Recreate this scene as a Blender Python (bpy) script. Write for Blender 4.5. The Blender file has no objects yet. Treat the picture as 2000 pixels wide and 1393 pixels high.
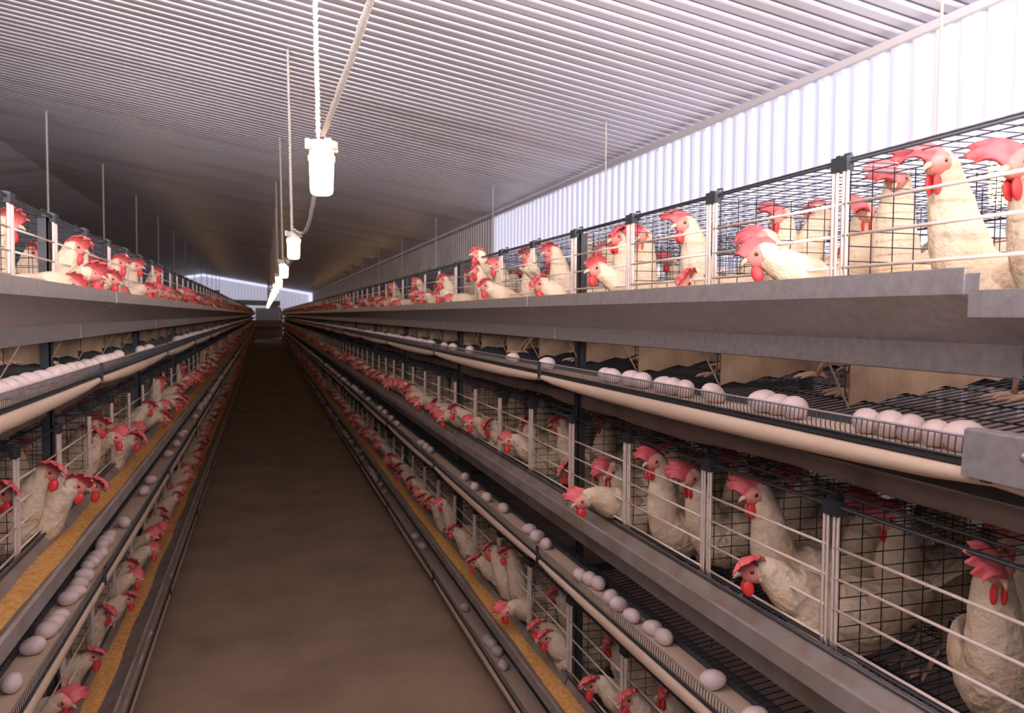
import bpy, math, random
import numpy as np
from mathutils import Matrix, Vector

S = bpy.context.scene
COL = S.collection
random.seed(7)
RND = random.Random(11)
PI = math.pi

# ------------------------------------------------------------------ camera, sky, exposure
CAM_H = 1.62
FPX, VX, VY, ROLL = 1600.0, 516.0, 614.0, math.radians(0.4)
cam_d = bpy.data.cameras.new('camera'); cam = bpy.data.objects.new('camera', cam_d); COL.objects.link(cam)
cam_d.sensor_width = 36; cam_d.lens = 36 * FPX / 2000; cam_d.clip_start = 0.02; cam_d.clip_end = 400
_y = Vector(((VX - 1000) / FPX, (696.5 - VY) / FPX, -1)).normalized()      # the aisle's direction seen by the camera
_z = Vector((-math.sin(ROLL), math.cos(ROLL), 0)); _z = (_z - _y * _z.dot(_y)).normalized()
_x = _y.cross(_z)
_R = Matrix((_x, _y, _z))                                                     # camera -> world
M4 = _R.to_4x4(); M4.translation = Vector((0, 0, CAM_H)); cam.matrix_world = M4
S.camera = cam
cam_d.dof.use_dof = True; cam_d.dof.focus_distance = 2.0; cam_d.dof.aperture_fstop = 7.0

W = bpy.data.worlds.new('world'); S.world = W; W.use_nodes = True
bg = W.node_tree.nodes['Background']; bg.inputs[0].default_value = (0.74, 0.76, 1.0, 1); bg.inputs[1].default_value = 1.15
S.view_settings.view_transform = 'Standard'; S.view_settings.look = 'None'; S.view_settings.gamma = 1
S.view_settings.exposure = 0.0; S.view_settings.use_curve_mapping = False
S.cycles.max_bounces = 7; S.cycles.diffuse_bounces = 4; S.cycles.glossy_bounces = 3; S.cycles.transmission_bounces = 4
S.cycles.sample_clamp_indirect = 4.0; S.cycles.caustics_reflective = False; S.cycles.caustics_refractive = False
S.cycles.use_denoising = True
LAMP_GLOW = 24.0

def area(name, loc, rot, sx, sy, power, col, spread=180):
    l = bpy.data.lights.new(name, 'AREA'); l.shape = 'RECTANGLE'; l.size = sx; l.size_y = sy; l.energy = power; l.color = col
    o = bpy.data.objects.new(name, l); o.location = loc; o.rotation_euler = rot; l.spread = math.radians(spread); COL.objects.link(o); return o
# daylight that comes in at the open end of the house behind the photographer, and daylight on the outside of the translucent wall
area('open_end_daylight', (-0.4, -1.7, 1.98), (math.radians(171), 0, 0), 6.6, 0.9, 5200, (0.97, 0.92, 0.98))
sun_l = bpy.data.lights.new('sun', 'SUN'); sun_l.energy = 2.8; sun_l.angle = math.radians(4); sun_l.color = (1.0, 0.95, 0.97)
sun = bpy.data.objects.new('sun', sun_l); sun.rotation_euler = Vector((-0.55, -0.70, -0.42)).to_track_quat('-Z', 'Y').to_euler(); COL.objects.link(sun)

def px2w(px, py, X):
    """point on the plane x = X seen at this pixel of the photograph"""
    r = _R @ Vector(((px - 1000) / FPX, (696.5 - py) / FPX, -1))
    t = X / r.x
    return Vector((X, r.y * t, CAM_H + r.z * t))
_Ri = _R.transposed()
def w2px(p):
    c = _Ri @ (Vector(p) - Vector((0, 0, CAM_H)))
    if c.z > -0.05: return None
    return 1000 - FPX * c.x / c.z, 696.5 + FPX * c.y / c.z

# ------------------------------------------------------------------ materials
def mat(name, col, rough=0.6, metal=0.0, bump=0.0, bscale=40.0, col2=None, nscale=8.0, emit=None, es=0.0, stretch=None, lo=0.4, hi=0.65, detail=4, bdist=0.01):
    m = bpy.data.materials.new(name); m.use_nodes = True
    nt = m.node_tree; b = nt.nodes['Principled BSDF']
    b.inputs['Base Color'].default_value = (*col, 1); b.inputs['Roughness'].default_value = rough; b.inputs['Metallic'].default_value = metal
    if col2 or bump:
        tc = nt.nodes.new('ShaderNodeTexCoord'); src = tc.outputs['Object']
        if stretch:
            mp = nt.nodes.new('ShaderNodeMapping'); mp.inputs['Scale'].default_value = stretch
            nt.links.new(src, mp.inputs[0]); src = mp.outputs[0]
    if col2:
        n = nt.nodes.new('ShaderNodeTexNoise'); n.inputs['Scale'].default_value = nscale; n.inputs['Detail'].default_value = detail
        nt.links.new(src, n.inputs[0])
        r = nt.nodes.new('ShaderNodeValToRGB'); r.color_ramp.elements[0].position = lo; r.color_ramp.elements[1].position = hi
        r.color_ramp.elements[0].color = (*col, 1); r.color_ramp.elements[1].color = (*col2, 1)
        nt.links.new(n.outputs[0], r.inputs[0]); nt.links.new(r.outputs[0], b.inputs['Base Color'])
    if bump:
        n = nt.nodes.new('ShaderNodeTexNoise'); n.inputs['Scale'].default_value = bscale; n.inputs['Detail'].default_value = 3
        nt.links.new(src, n.inputs[0])
        bp = nt.nodes.new('ShaderNodeBump'); bp.inputs['Strength'].default_value = bump; bp.inputs['Distance'].default_value = bdist
        nt.links.new(n.outputs[0], bp.inputs['Height']); nt.links.new(bp.outputs[0], b.inputs['Normal'])
    if emit:
        b.inputs['Emission Color'].default_value = (*emit, 1); b.inputs['Emission Strength'].default_value = es
    return m

M = {}
M['ceil'] = mat('corrugated_ceiling_sheet', (0.52, 0.47, 0.49), 0.45, 0.25, col2=(0.38, 0.31, 0.30), nscale=0.7, stretch=(0.6, 2.5, 1), lo=0.45, hi=0.75)
M['wall'] = mat('corrugated_wall_sheet', (0.50, 0.45, 0.44), 0.5, 0.2, col2=(0.40, 0.34, 0.32), nscale=1.5)
M['endwall'] = mat('end_wall_sheet', (0.60, 0.58, 0.58), 0.6, 0.1)
M['floor'] = mat('dusty_concrete', (0.225, 0.150, 0.094), 0.9, 0, 0.3, 30, col2=(0.15, 0.096, 0.058), nscale=2.2, lo=0.35, hi=0.7, detail=9)
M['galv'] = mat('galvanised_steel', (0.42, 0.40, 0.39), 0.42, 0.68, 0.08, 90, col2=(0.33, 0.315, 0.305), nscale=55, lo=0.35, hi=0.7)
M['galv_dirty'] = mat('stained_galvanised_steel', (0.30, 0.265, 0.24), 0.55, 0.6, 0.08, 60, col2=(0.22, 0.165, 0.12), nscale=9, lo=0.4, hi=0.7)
M['darksteel'] = mat('dark_steel', (0.040, 0.042, 0.044), 0.55, 0.5)
M['wire'] = mat('dark_wire', (0.026, 0.026, 0.027), 0.5, 0.5)
M['white'] = mat('cream_coated_wire', (0.72, 0.60, 0.50), 0.4, 0, col2=(0.55, 0.42, 0.33), nscale=25, lo=0.5, hi=0.8)
M['black'] = mat('black_plastic', (0.012, 0.014, 0.018), 0.65)
M['belt'] = mat('woven_egg_belt', (0.56, 0.43, 0.31), 0.85, 0, 0.2, 300, col2=(0.47, 0.35, 0.24), nscale=12, stretch=(1, 0.15, 1), bdist=0.002)
M['manure'] = mat('manure_belt', (0.24, 0.17, 0.13), 0.75, 0, 0.2, 40, col2=(0.15, 0.10, 0.07), nscale=6, lo=0.4, hi=0.75)
M['panel'] = mat('tan_partition_panel', (0.42, 0.29, 0.17), 0.7, 0, col2=(0.26, 0.17, 0.10), nscale=12)
M['feed'] = mat('golden_mash_feed', (0.62, 0.33, 0.09), 0.95, 0, 1.0, 160, col2=(0.45, 0.21, 0.05), nscale=60, bdist=0.006)
M['egg'] = mat('egg_shell', (0.78, 0.62, 0.56), 0.42)
M['feather'] = mat('white_feathers', (0.70, 0.56, 0.38), 0.9, 0, 0.9, 45, col2=(0.50, 0.33, 0.17), nscale=11, lo=0.48, hi=0.78, bdist=0.012)
M['comb'] = mat('red_comb', (0.52, 0.10, 0.10), 0.6, 0, 0.5, 200, col2=(0.48, 0.06, 0.06), nscale=40, bdist=0.002)
M['wattle'] = mat('bright_red_wattle', (0.60, 0.03, 0.03), 0.5, 0, 0.3, 260, bdist=0.002)
M['face'] = mat('pink_face_skin', (0.62, 0.22, 0.17), 0.6, 0, 0.3, 200, bdist=0.002)
M['beak'] = mat('horn_beak', (0.62, 0.42, 0.26), 0.4)
M['eye'] = mat('dark_eye', (0.02, 0.01, 0.008), 0.1)
M['iris'] = mat('amber_iris', (0.45, 0.16, 0.03), 0.25)
M['foot'] = mat('scaly_foot', (0.50, 0.32, 0.21), 0.6, 0, 0.4, 150, bdist=0.002)
M['jar'] = mat('lit_jar_glass', (1, 0.95, 0.85), 0.3, emit=(1.0, 0.60, 0.27), es=LAMP_GLOW)
M['lampcap'] = mat('white_lamp_cap', (0.52, 0.47, 0.43), 0.5)
M['rope'] = mat('dusty_rope', (0.55, 0.47, 0.40), 0.95, 0, 0.8, 200)
M['yellowrope'] = mat('straw_rope', (0.62, 0.45, 0.27), 0.95)
M['trim'] = mat('pale_metal_trim', (0.50, 0.44, 0.42), 0.6)
M['conc'] = mat('pale_concrete', (0.42, 0.36, 0.33), 0.8)
M['duct'] = mat('pale_duct', (0.55, 0.58, 0.60), 0.4)
M['board'] = mat('grey_brown_board', (0.28, 0.22, 0.20), 0.8)
def translucent(name='translucent_corrugated_sheet', mixf=0.55):
    m = bpy.data.materials.new(name); m.use_nodes = True; nt = m.node_tree
    for n in list(nt.nodes): nt.nodes.remove(n)
    out = nt.nodes.new('ShaderNodeOutputMaterial'); mx = nt.nodes.new('ShaderNodeMixShader')
    d = nt.nodes.new('ShaderNodeBsdfDiffuse'); t = nt.nodes.new('ShaderNodeBsdfTranslucent')
    d.inputs[0].default_value = (0.75, 0.73, 0.76, 1); t.inputs[0].default_value = (0.80, 0.79, 0.86, 1); mx.inputs[0].default_value = mixf
    nt.links.new(d.outputs[0], mx.inputs[1]); nt.links.new(t.outputs[0], mx.inputs[2]); nt.links.new(mx.outputs[0], out.inputs[0])
    return m
M['trans'] = translucent(); M['endwall'] = translucent('end_wall_sheet', 0.34)

# ------------------------------------------------------------------ mesh builder
class MB:
    def __init__(s): s.v = []; s.f = []; s.mi = []; s.n = 0; s.mats = []
    def slot(s, m):
        if m not in s.mats: s.mats.append(m)
        return s.mats.index(m)
    def add(s, vs, fs, m):
        k = s.slot(m); s.v.extend(vs)
        s.f.extend([tuple(i + s.n for i in f) for f in fs]); s.mi.extend([k] * len(fs)); s.n += len(vs)
    def box(s, x0, x1, y0, y1, z0, z1, m):
        s.add([(x0,y0,z0),(x1,y0,z0),(x1,y1,z0),(x0,y1,z0),(x0,y0,z1),(x1,y0,z1),(x1,y1,z1),(x0,y1,z1)],
              [(0,3,2,1),(4,5,6,7),(0,1,5,4),(1,2,6,5),(2,3,7,6),(3,0,4,7)], m)
    def tube(s, pts, r, m, n=4, cap=True):
        P = [np.array(p, float) for p in pts]; vs = []; fs = []
        R = r if isinstance(r, (list, tuple)) else [r] * len(P)
        for i, p in enumerate(P):
            t = P[min(i+1, len(P)-1)] - P[max(i-1, 0)]; t = t / (np.linalg.norm(t) + 1e-12)
            a = np.cross(t, (0, 0, 1.0))
            if np.linalg.norm(a) < 0.2: a = np.cross(t, (0, 1.0, 0))
            a /= np.linalg.norm(a); b = np.cross(t, a)
            for k in range(n):
                w = 2 * PI * (k + 0.5) / n; q = p + (a * math.cos(w) + b * math.sin(w)) * R[i]
                vs.append(tuple(q))
        for i in range(len(P) - 1):
            for k in range(n):
                k2 = (k + 1) % n; fs.append((i*n+k, i*n+k2, (i+1)*n+k2, (i+1)*n+k))
        if cap:
            fs.append(tuple(range(n-1, -1, -1))); fs.append(tuple((len(P)-1)*n + k for k in range(n)))
        s.add(vs, fs, m)
    def ell(s, c, r, m, nu=10, nv=7, rot=None):
        vs = [] ; fs = []
        for j in range(nv + 1):
            th = PI * j / nv
            for i in range(nu):
                ph = 2 * PI * i / nu
                p = Vector((r[0]*math.sin(th)*math.cos(ph), r[1]*math.sin(th)*math.sin(ph), r[2]*math.cos(th)))
                if rot is not None: p = rot @ p
                vs.append((p.x + c[0], p.y + c[1], p.z + c[2]))
        for j in range(nv):
            for i in range(nu):
                i2 = (i + 1) % nu; fs.append((j*nu+i, (j+1)*nu+i, (j+1)*nu+i2, j*nu+i2))
        s.add(vs, fs, m)
    def lathe(s, prof, c, m, n=20):
        vs = []; fs = []
        for (r, z) in prof:
            for k in range(n):
                a = 2*PI*k/n; vs.append((c[0]+r*math.cos(a), c[1]+r*math.sin(a), c[2]+z))
        for j in range(len(prof)-1):
            for k in range(n):
                k2 = (k+1) % n; fs.append((j*n+k, j*n+k2, (j+1)*n+k2, (j+1)*n+k))
        s.add(vs, fs, m)
    def sheet(s, prof, y0, y1, th, m, ny=1, fn=None):
        """a bent metal sheet: polyline (x, z) of thickness th, run along y; fn(x, y, z) may displace it"""
        P = np.array(prof, float); N = []
        for i in range(len(P)):
            t = P[min(i+1, len(P)-1)] - P[max(i-1, 0)]; t /= np.linalg.norm(t); N.append((-t[1], t[0]))
        N = np.array(N); A = P + N * th / 2; B = P - N * th / 2
        ring = np.vstack([A, B[::-1]]); k = len(ring); vs = []; fs = []
        for j in range(ny + 1):
            y = y0 + (y1 - y0) * j / ny
            for (x, z) in ring:
                q = (x, y, z)
                vs.append(fn(*q) if fn else q)
        for j in range(ny):
            for i in range(k):
                i2 = (i + 1) % k; fs.append((j*k+i, j*k+i2, (j+1)*k+i2, (j+1)*k+i))
        fs.append(tuple(range(k-1, -1, -1))); fs.append(tuple(ny*k + i for i in range(k)))
        s.add(vs, fs, m)
    def mesh(s, name, smooth=False, mirror=False):
        me = bpy.data.meshes.new(name)
        v = [(-x, y, z) for (x, y, z) in s.v] if mirror else s.v
        f = [t[::-1] for t in s.f] if mirror else s.f
        me.from_pydata(v, [], f)
        for m in s.mats: me.materials.append(m)
        me.polygons.foreach_set('material_index', s.mi)
        if smooth: me.polygons.foreach_set('use_smooth', [True] * len(s.f))
        me.update(); return me

def put(name, me, parent=None, loc=None, rotz=0.0, scale=None):
    o = bpy.data.objects.new(name, me); COL.objects.link(o)
    if parent is not None: o.parent = parent
    if loc is not None: o.location = loc
    if rotz: o.rotation_euler = (0, 0, rotz)
    if scale: o.scale = scale
    return o
def tag(o, label, cat, group=None, kind=None):
    o['label'] = label; o['category'] = cat
    if group: o['group'] = group
    if kind: o['kind'] = kind
    return o
def struct(name, mb, smooth=False):
    o = put(name, mb.mesh(name, smooth)); o['kind'] = 'structure'; return o
ORD = ['first','second','third','fourth','fifth','sixth','seventh','eighth','ninth','tenth','eleventh','twelfth','thirteenth','fourteenth','fifteenth',
       'sixteenth','seventeenth','eighteenth','nineteenth','twentieth']
def ordw(n):
    if n < 20: return ORD[n]
    T = {2:'twenty',3:'thirty',4:'forty',5:'fifty',6:'sixty',7:'seventy',8:'eighty',9:'ninety'}
    n += 1
    if n >= 100: return 'hundred and ' + ordw(n - 101) if n > 100 else 'hundredth'
    return T[n//10] + '-' + ORD[n%10-1] if n % 10 else T[n//10][:-1] + 'ieth'

# ------------------------------------------------------------------ the shell
XW, XR, XL = 3.1, -3.8, -10.7           # right wall, ridge, left wall
ZE, SL = CAM_H + 1.464, 0.165           # eave height, roof slope
Y0, Y1 = -2.0, 57.0
PITCH = 0.462                           # one cage
BAY = 4 * 0.4636
def zc(x): return ZE + SL * (XW - x) if x >= XR else ZE + SL * (XW - XR) - SL * (XR - x)

mb = MB(); mb.box(XL, XW, Y0, Y1 + 3, -0.1, 0, M['floor']); struct('floor', mb)
def roof(xa, xb):
    prof = []; y = Y0; p = 0.125
    while y < Y1:
        prof += [(y, 0), (y + 0.014, -0.005), (y + 0.078, -0.005), (y + 0.092, 0.0), (y + 0.098, 0.026), (y + 0.119, 0.026)]; y += p
    vs = []; fs = []; n = len(prof)
    for (yy, dz) in prof: vs += [(xa, yy, zc(xa) + dz), (xb, yy, zc(xb) + dz)]
    for i in range(n - 1): fs.append((2*i, 2*i+1, 2*i+3, 2*i+2))
    m = MB(); m.add(vs, fs, M['ceil']); return m
c = roof(XW + 0.1, XR); k = roof(XR, XL - 0.1); c.add(k.v, k.f, M['ceil'])
struct('ceiling', c)
def wall(x, ya, yb, m, z0, z1):
    prof = []; y = ya; p = 0.148
    while y < yb - 0.001:
        prof += [(y, 0), (y + 0.07, 0), (y + 0.082, 0.028), (y + 0.136, 0.028)]; y += p
    prof = [(min(a, yb), b) for a, b in prof] + [(yb, 0)]
    vs = []; fs = []; n = len(prof)
    for (yy, dx) in prof: vs += [(x + dx, yy, z0), (x + dx, yy, z1)]
    for i in range(n - 1): fs.append((2*i, 2*i+2, 2*i+3, 2*i+1))
    q = MB(); q.add(vs, fs, m); return q
YT = 11.2
struct('wall_right_translucent', wall(XW, Y0, YT, M['trans'], 1.42, ZE - 0.03)).name = 'wall_right'
q = wall(XW + 0.004, Y0, Y1 - 0.55, M['wall'], 0, 1.42); r = wall(XW + 0.004, YT, Y1 - 0.55, M['wall'], 1.42, ZE - 0.03); q.add(r.v, r.f, M['wall'])
struct('wall_right', q)
struct('wall_left', wall(XL, Y0, Y1, M['wall'], 0, zc(XL) + 0.02))
mb = MB(); mb.box(XW - 0.03, XW - 0.002, Y0, Y1 - 0.6, ZE - 0.075, ZE - 0.035, M['trim']); struct('trim_1', mb)
# end wall, a gap of daylight left under the roof and at the right corner
mb = MB(); g = 0.17
xr = XW - 0.22; vs = []; 
pts = [(XL, 0), (XR, 0), (xr, 0), (xr, zc(xr) - g), (XR, zc(XR) - g), (XL, zc(XL) - g)]
n = 0; x = XL
prof = []
while x < xr: prof += [(x, 0), (x + 0.10, 0), (x + 0.12, 0.03), (x + 0.18, 0.03)]; x += 0.2
prof = [(min(a, xr), b) for a, b in prof]
vs = []; fs = []
for (a, b) in prof: vs += [(a, Y1 + b, 0), (a, Y1 + b, zc(a) - g)]
for i in range(len(prof) - 1): fs.append((2*i, 2*i+1, 2*i+3, 2*i+2))
mb.add(vs, fs, M['endwall']); struct('wall_far', mb)
mb = MB(); mb.box(xr, XW + 0.05, Y1, Y1 + 0.06, 0, ZE - 0.78, M['endwall']); struct('wall_far', mb)

# ------------------------------------------------------------------ battery rows (local: u away from the aisle, y, z from the tier's own zero)
XG = {'right': 1.045, 'left': -0.62}
FR0 = {'right': 0.85, 'left': 0.99}     # y of frame number 0
TIERS = [('top', 0.0), ('middle', -0.652), ('bottom', -1.304)]
NB = 27; YEND = {s: FR0[s] + BAY * (NB - 1) for s in FR0}
def zfl(u): u = min(u, 1.0 - u); return -0.176 + 0.13 * u
CW = BAY / 4
POSTS = [CW * k for k in range(4)]      # partitions of one bay

WI = M['wire']
def m_floor(step, full=True):
    b = MB(); y = step / 2
    while y < BAY:
        b.tube([(-0.028, y, zfl(-0.028)), (0.5, y, zfl(0.5)), (1.028, y, zfl(1.028))], 0.0018 if step < 0.03 else 0.002, WI, 3, False); y += step
    for u in ([0.0, 0.1, 0.2, 0.3, 0.4, 0.5, 0.6, 0.7, 0.8, 0.9, 1.0] if full else [0, 0.25, 0.5, 0.75, 1.0]):
        b.tube([(u, 0, zfl(u) - 0.003), (u, BAY, zfl(u) - 0.003)], 0.0018, WI, 4)
    return b
def m_top(step, ustep):
    b = MB(); y = step / 2
    while y < BAY:
        b.tube([(0, y, 0.296), (0.25, y, 0.300), (0.5, y, 0.297), (1.0, y, 0.296)], 0.0012, WI, 3, False); y += step
    u = 0.0
    while u < 1.001:
        b.tube([(u, 0, 0.2975), (u, BAY, 0.2975)], 0.0014, WI, 3, False); u += ustep
    return b
def one_rail(u, z, r):
    b = MB(); b.tube([(u, 0, z), (u, BAY, z)], r, M['darksteel'], 6); return b
RAILS = [('top_rail', 0.0, 0.293, 0.0033), ('top_rail', 0.035, 0.307, 0.003), ('top_rail', 1.0, 0.293, 0.0033), ('bottom_rail', 0.004, 0.020, 0.0042), ('bottom_rail', -0.008, 0.012, 0.0042), ('bottom_rail', 1.0, 0.02, 0.0042)]
def m_sill():
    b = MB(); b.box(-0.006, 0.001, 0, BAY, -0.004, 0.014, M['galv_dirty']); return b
def m_partition(full=True):
    b = MB(); du, dz = (0.05, 0.0285) if full else (0.125, 0.07)
    u = 0.02
    while u < 0.99: b.tube([(u, 0, zfl(u)), (u, 0, 0.294)], 0.0013, WI, 3, False); u += du
    z = -0.09
    while z < 0.293: b.tube([(0.012, 0.001, z), (0.99, 0.001, z)], 0.0013, WI, 3, False); z += dz
    return b
def m_panel():
    b = MB(); vs = []
    n = 28; low = []; up = []
    for i in range(n + 1):
        u = 0.03 + 0.92 * i / n
        low.append((u, 0.003, zfl(u) + 0.006 + 0.006 * math.sin(i * 2.1))); up.append((u, 0.003, -0.03))
    vs = low + up + [(x, y - 0.004, z) for x, y, z in low + up]; N = n + 1; fs = []
    for i in range(n):
        fs += [(i, i+1, N+i+1, N+i), (2*N+i, 2*N+N+i, 2*N+N+i+1, 2*N+i+1), (i, 2*N+i, 2*N+i+1, i+1), (N+i, N+i+1, 3*N+i+1, 3*N+i)]
    fs += [(0, N, 3*N, 2*N), (n, 2*N+n, 3*N+n, N+n)]
    b.add(vs, fs, M['panel'])
    b.tube([(-0.035, 0, -0.055), (0.03, 0, zfl(0.03))], 0.0022, M['panel'], 5)
    return b
def m_gate(detail=True):
    b = MB(); e = 0.009; r = 0.0031; w = M['white']; k = 6 if detail else 4
    b.box(-0.004, 0.000, e + 0.001, e + 0.0145, 0.016, 0.284, w) if not detail else None
    if detail:
        for y in (e, e + 0.011, CW - e - 0.011, CW - e):
            b.tube([(0, y, 0.290), (-0.003, y, 0.27), (-0.003, y, 0.03), (0.002, y, 0.014)], 0.0034, w, k)
    else:
        for y in (e + 0.004, CW - e - 0.004): b.tube([(0, y, 0.288), (0, y, 0.014)], 0.006, w, 4)
    for z in (0.215, 0.156, 0.096, 0.032):
        b.tube([(-0.003, e, z), (-0.003, CW - e, z)], r, w, k)
    return b
def m_clip():
    b = MB(); k = M['black']
    b.box(-0.010, 0.006, -0.024, 0.020, 0.276, 0.303, k); b.box(0.004, 0.036, 0.012, 0.024, 0.292, 0.310, k)
    b.tube([(0.036, 0.018, 0.305), (0.038, 0.024, 0.318), (0.030, 0.034, 0.316)], 0.003, k, 5)
    return b
def m_divider():
    b = MB()
    z = -0.1
    while z < 0.29: b.tube([(0.5, 0, z), (0.5, BAY, z)], 0.0013, WI, 3, False); z += 0.034
    y = 0.02
    while y < BAY: b.tube([(0.5, y, zfl(0.5)), (0.5, y, 0.295)], 0.0013, WI, 3, False); y += 0.05
    return b
def far_bay():
    b = MB()
    for p in [m_floor(0.08, False), m_top(0.12, 0.25), m_sill()] + [one_rail(u, z, r) for _, u, z, r in RAILS]:
        for m in p.mats:
            fs = [f for f, k in zip(p.f, p.mi) if p.mats[k] is m]
            b.f.extend([tuple(i + b.n for i in f) for f in fs]); b.mi.extend([b.slot(m)] * len(fs))
        b.v.extend(p.v); b.n += len(p.v)
    for y in POSTS:
        for q in (m_partition(False), m_gate(False)):
            b.f.extend([tuple(i + b.n for i in f) for f in q.f]); b.mi.extend([b.slot(q.mats[0])] * len(q.f))
            b.v.extend([(a, c + y, d) for a, c, d in q.v]); b.n += len(q.v)
        b.box(-0.01, 0.01, y - 0.02, y + 0.02, 0.276, 0.303, M['black'])
    return b
BM = {}
for side in ('right', 'left'):
    mir = side == 'left'
    BM[side] = dict(floor=m_floor(0.0245).mesh('floor_grid', 0, mir), top=m_top(0.040, 0.06).mesh('top_grid', 0, mir), rails=[(n_, one_rail(u, z, r).mesh(n_, 1, mir)) for n_, u, z, r in RAILS], sill=m_sill().mesh('sill_strip', 0, mir), rgate=m_gate().mesh('gate', 1, not mir),
                    partition=m_partition().mesh('partition', 0, mir), panel=m_panel().mesh('panel', 0, mir), gate=m_gate().mesh('gate', 1, mir),
                    clip=m_clip().mesh('clip', 0, mir), divider=m_divider().mesh('divider', 0, mir), far=far_bay().mesh('far_bay', 0, mir))
NEAR = 7
for side in ('right', 'left'):
    b = BM[side]; sg = 1 if side == 'right' else -1
    for ti, (tn, tz) in enumerate(TIERS):
        for n in range(-1, NB - 1):
            y = FR0[side] + BAY * n; z = CAM_H + tz
            if n > NEAR:
                o = put('cage_bay', b['far'], None, (XG[side], y, z))
                tag(o, f'distant wire cage section, {ordw(n)} in the {tn} tier of the {side} row', 'cage', f'far {tn} tier cages of the {side} row'); continue
            e = put('cage_bay', None, None, (XG[side], y, z - 0.18))
            o3 = (0, 0, 0.18)
            w = {-1: 'beside the photographer', 0: 'nearest in view'}.get(n, f'{ordw(n)} in view')
            tag(e, f'dark wire cage section with cream gates, {tn} tier of the {side} row, {w}', 'cage', f'{tn} tier cages of the {side} row')
            put('floor_grid', b['floor'], e, o3); put('top_grid', b['top'], e, o3); put('sill_strip', b['sill'], e, o3); [put(n_, m_, e, o3) for n_, m_ in b['rails']]; put('rear_divider', b['divider'], e, o3)
            for p in POSTS:
                put('partition', b['partition'], e, (0, p, 0.18))
                if ti == 0: put('partition_panel', b['panel'], e, (0, p, 0.18))
                put('gate', b['gate'], e, (0, p, 0.18)); put('gate', b['rgate'], e, (sg * 1.0, p, 0.18)); put('clip', b['clip'], e, (0, p, 0.18))

# feed troughs, egg belts, manure belts, uprights
def m_trough(low=0.0, dirty=False):
    b = MB(); g = M['galv_dirty' if dirty else 'galv']; a, c = 0.004, BAY - 0.004
    L = -low
    b.sheet([(-0.163, 0.068 + L), (-0.172, 0.068 + L), (-0.173, 0.034 + L), (-0.068, -0.034), (-0.028, -0.036), (-0.004, 0.010)], a, c, 0.0016, g)
    b.sheet([(-0.069, -0.034), (-0.070, -0.078), (-0.060, -0.080)], a, c, 0.0016, g)
    b.sheet([(-0.171, 0.060 + L), (-0.1725, 0.034 + L), (-0.067, -0.035), (-0.0685, -0.074)], -0.02, 0.02, 0.0012, g)
    return b
def m_feed(amount, seed):
    b = MB(); r = random.Random(seed); n = 90; vs = []; fs = []; K = 6
    for j in range(n + 1):
        y = BAY * j / n
        h = amount * (0.7 + 0.35 * math.sin(y * 2 * PI / BAY * 2 + seed) + 0.15 * r.random())
        dip = 0.005 * (1 if j % 2 else 0)
        for k in range(K):
            t = k / (K - 1); u0 = -0.070 - h * 1.5; u1 = -0.024 + h * 0.55
            vs.append((u0 + (u1 - u0) * t, y, -0.034 + h + 0.006 * math.sin(t * PI) - dip * math.sin(t * PI) + r.uniform(-0.001, 0.001)))
    for j in range(n):
        for k in range(K - 1):
            fs.append((j*K+k, j*K+k+1, (j+1)*K+k+1, (j+1)*K+k))
    b.add(vs, fs, M['feed'])
    return b
def m_belt(n):
    b = MB(); L = BAY * n
    b.box(-0.119, -0.031, 0, L, -0.1925, -0.1895, M['belt']); return b
def m_return():
    b = MB(); ny = 16; vs = []; fs = []; K = 12
    for j in range(ny + 1):
        t = j / ny; w = math.sin(PI * t) ** 0.5; bot = -0.222 - 0.020 * w; top = -0.2005; h = top - bot
        P = [(-0.112, top), (-0.1215, top - h*.12), (-0.1265, top - h*.35), (-0.1270, top - h*.6), (-0.1235, top - h*.85), (-0.116, bot), (-0.09, bot - .001), (-0.05, bot - .001), (-0.03, bot),
             (-0.03, bot + .003), (-0.115, bot + .003), (-0.121, top - h*.5)]
        vs += [(u, BAY * t, z) for u, z in P]
    for j in range(ny):
        for k in range(K): k2 = (k + 1) % K; fs.append((j*K+k, j*K+k2, (j+1)*K+k2, (j+1)*K+k))
    b.add(vs, fs, M['belt']); return b
def m_guard(full=True):
    b = MB(); d = M['darksteel']
    for (u, z, r) in ((-0.1235, -0.160, 0.0022), (-0.125, -0.189, 0.0020), (-0.112, -0.199, 0.002)):
        b.tube([(u, 0, z), (u, BAY, z)], r, M['galv'] if z > -0.17 else d, 5)
    st = 0.0125 if full else 0.06; y = st / 2
    while y < BAY:
        b.tube([(-0.1235, y, -0.158), (-0.126, y, -0.180), (-0.123, y, -0.194), (-0.108, y, -0.200)], 0.0011 if full else 0.002, WI, 3, False); y += st
    b.sheet([(-0.1225, -0.190), (-0.1220, -0.200), (-0.098, -0.2005)], 0, BAY, 0.002, d)
    return b
def m_innerrail():
    b = MB(); d = M['darksteel']
    b.sheet([(-0.034, -0.192), (-0.026, -0.181), (-0.004, -0.178)], 0, BAY, 0.003, d)
    b.box(-0.030, -0.022, 0, BAY, -0.262, -0.236, d)
    return b
def m_bracket():
    b = MB(); d = M['darksteel']
    b.box(-0.127, -0.010, -0.006, 0.006, -0.204, -0.194, d); b.box(-0.020, 0.03, -0.006, 0.006, -0.262, -0.194, d)
    b.box(-0.131, -0.124, -0.008, 0.008, -0.206, -0.157, M['black']); b.box(-0.131, -0.120, -0.008, 0.008, -0.216, -0.200, M['black'])
    return b
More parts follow.
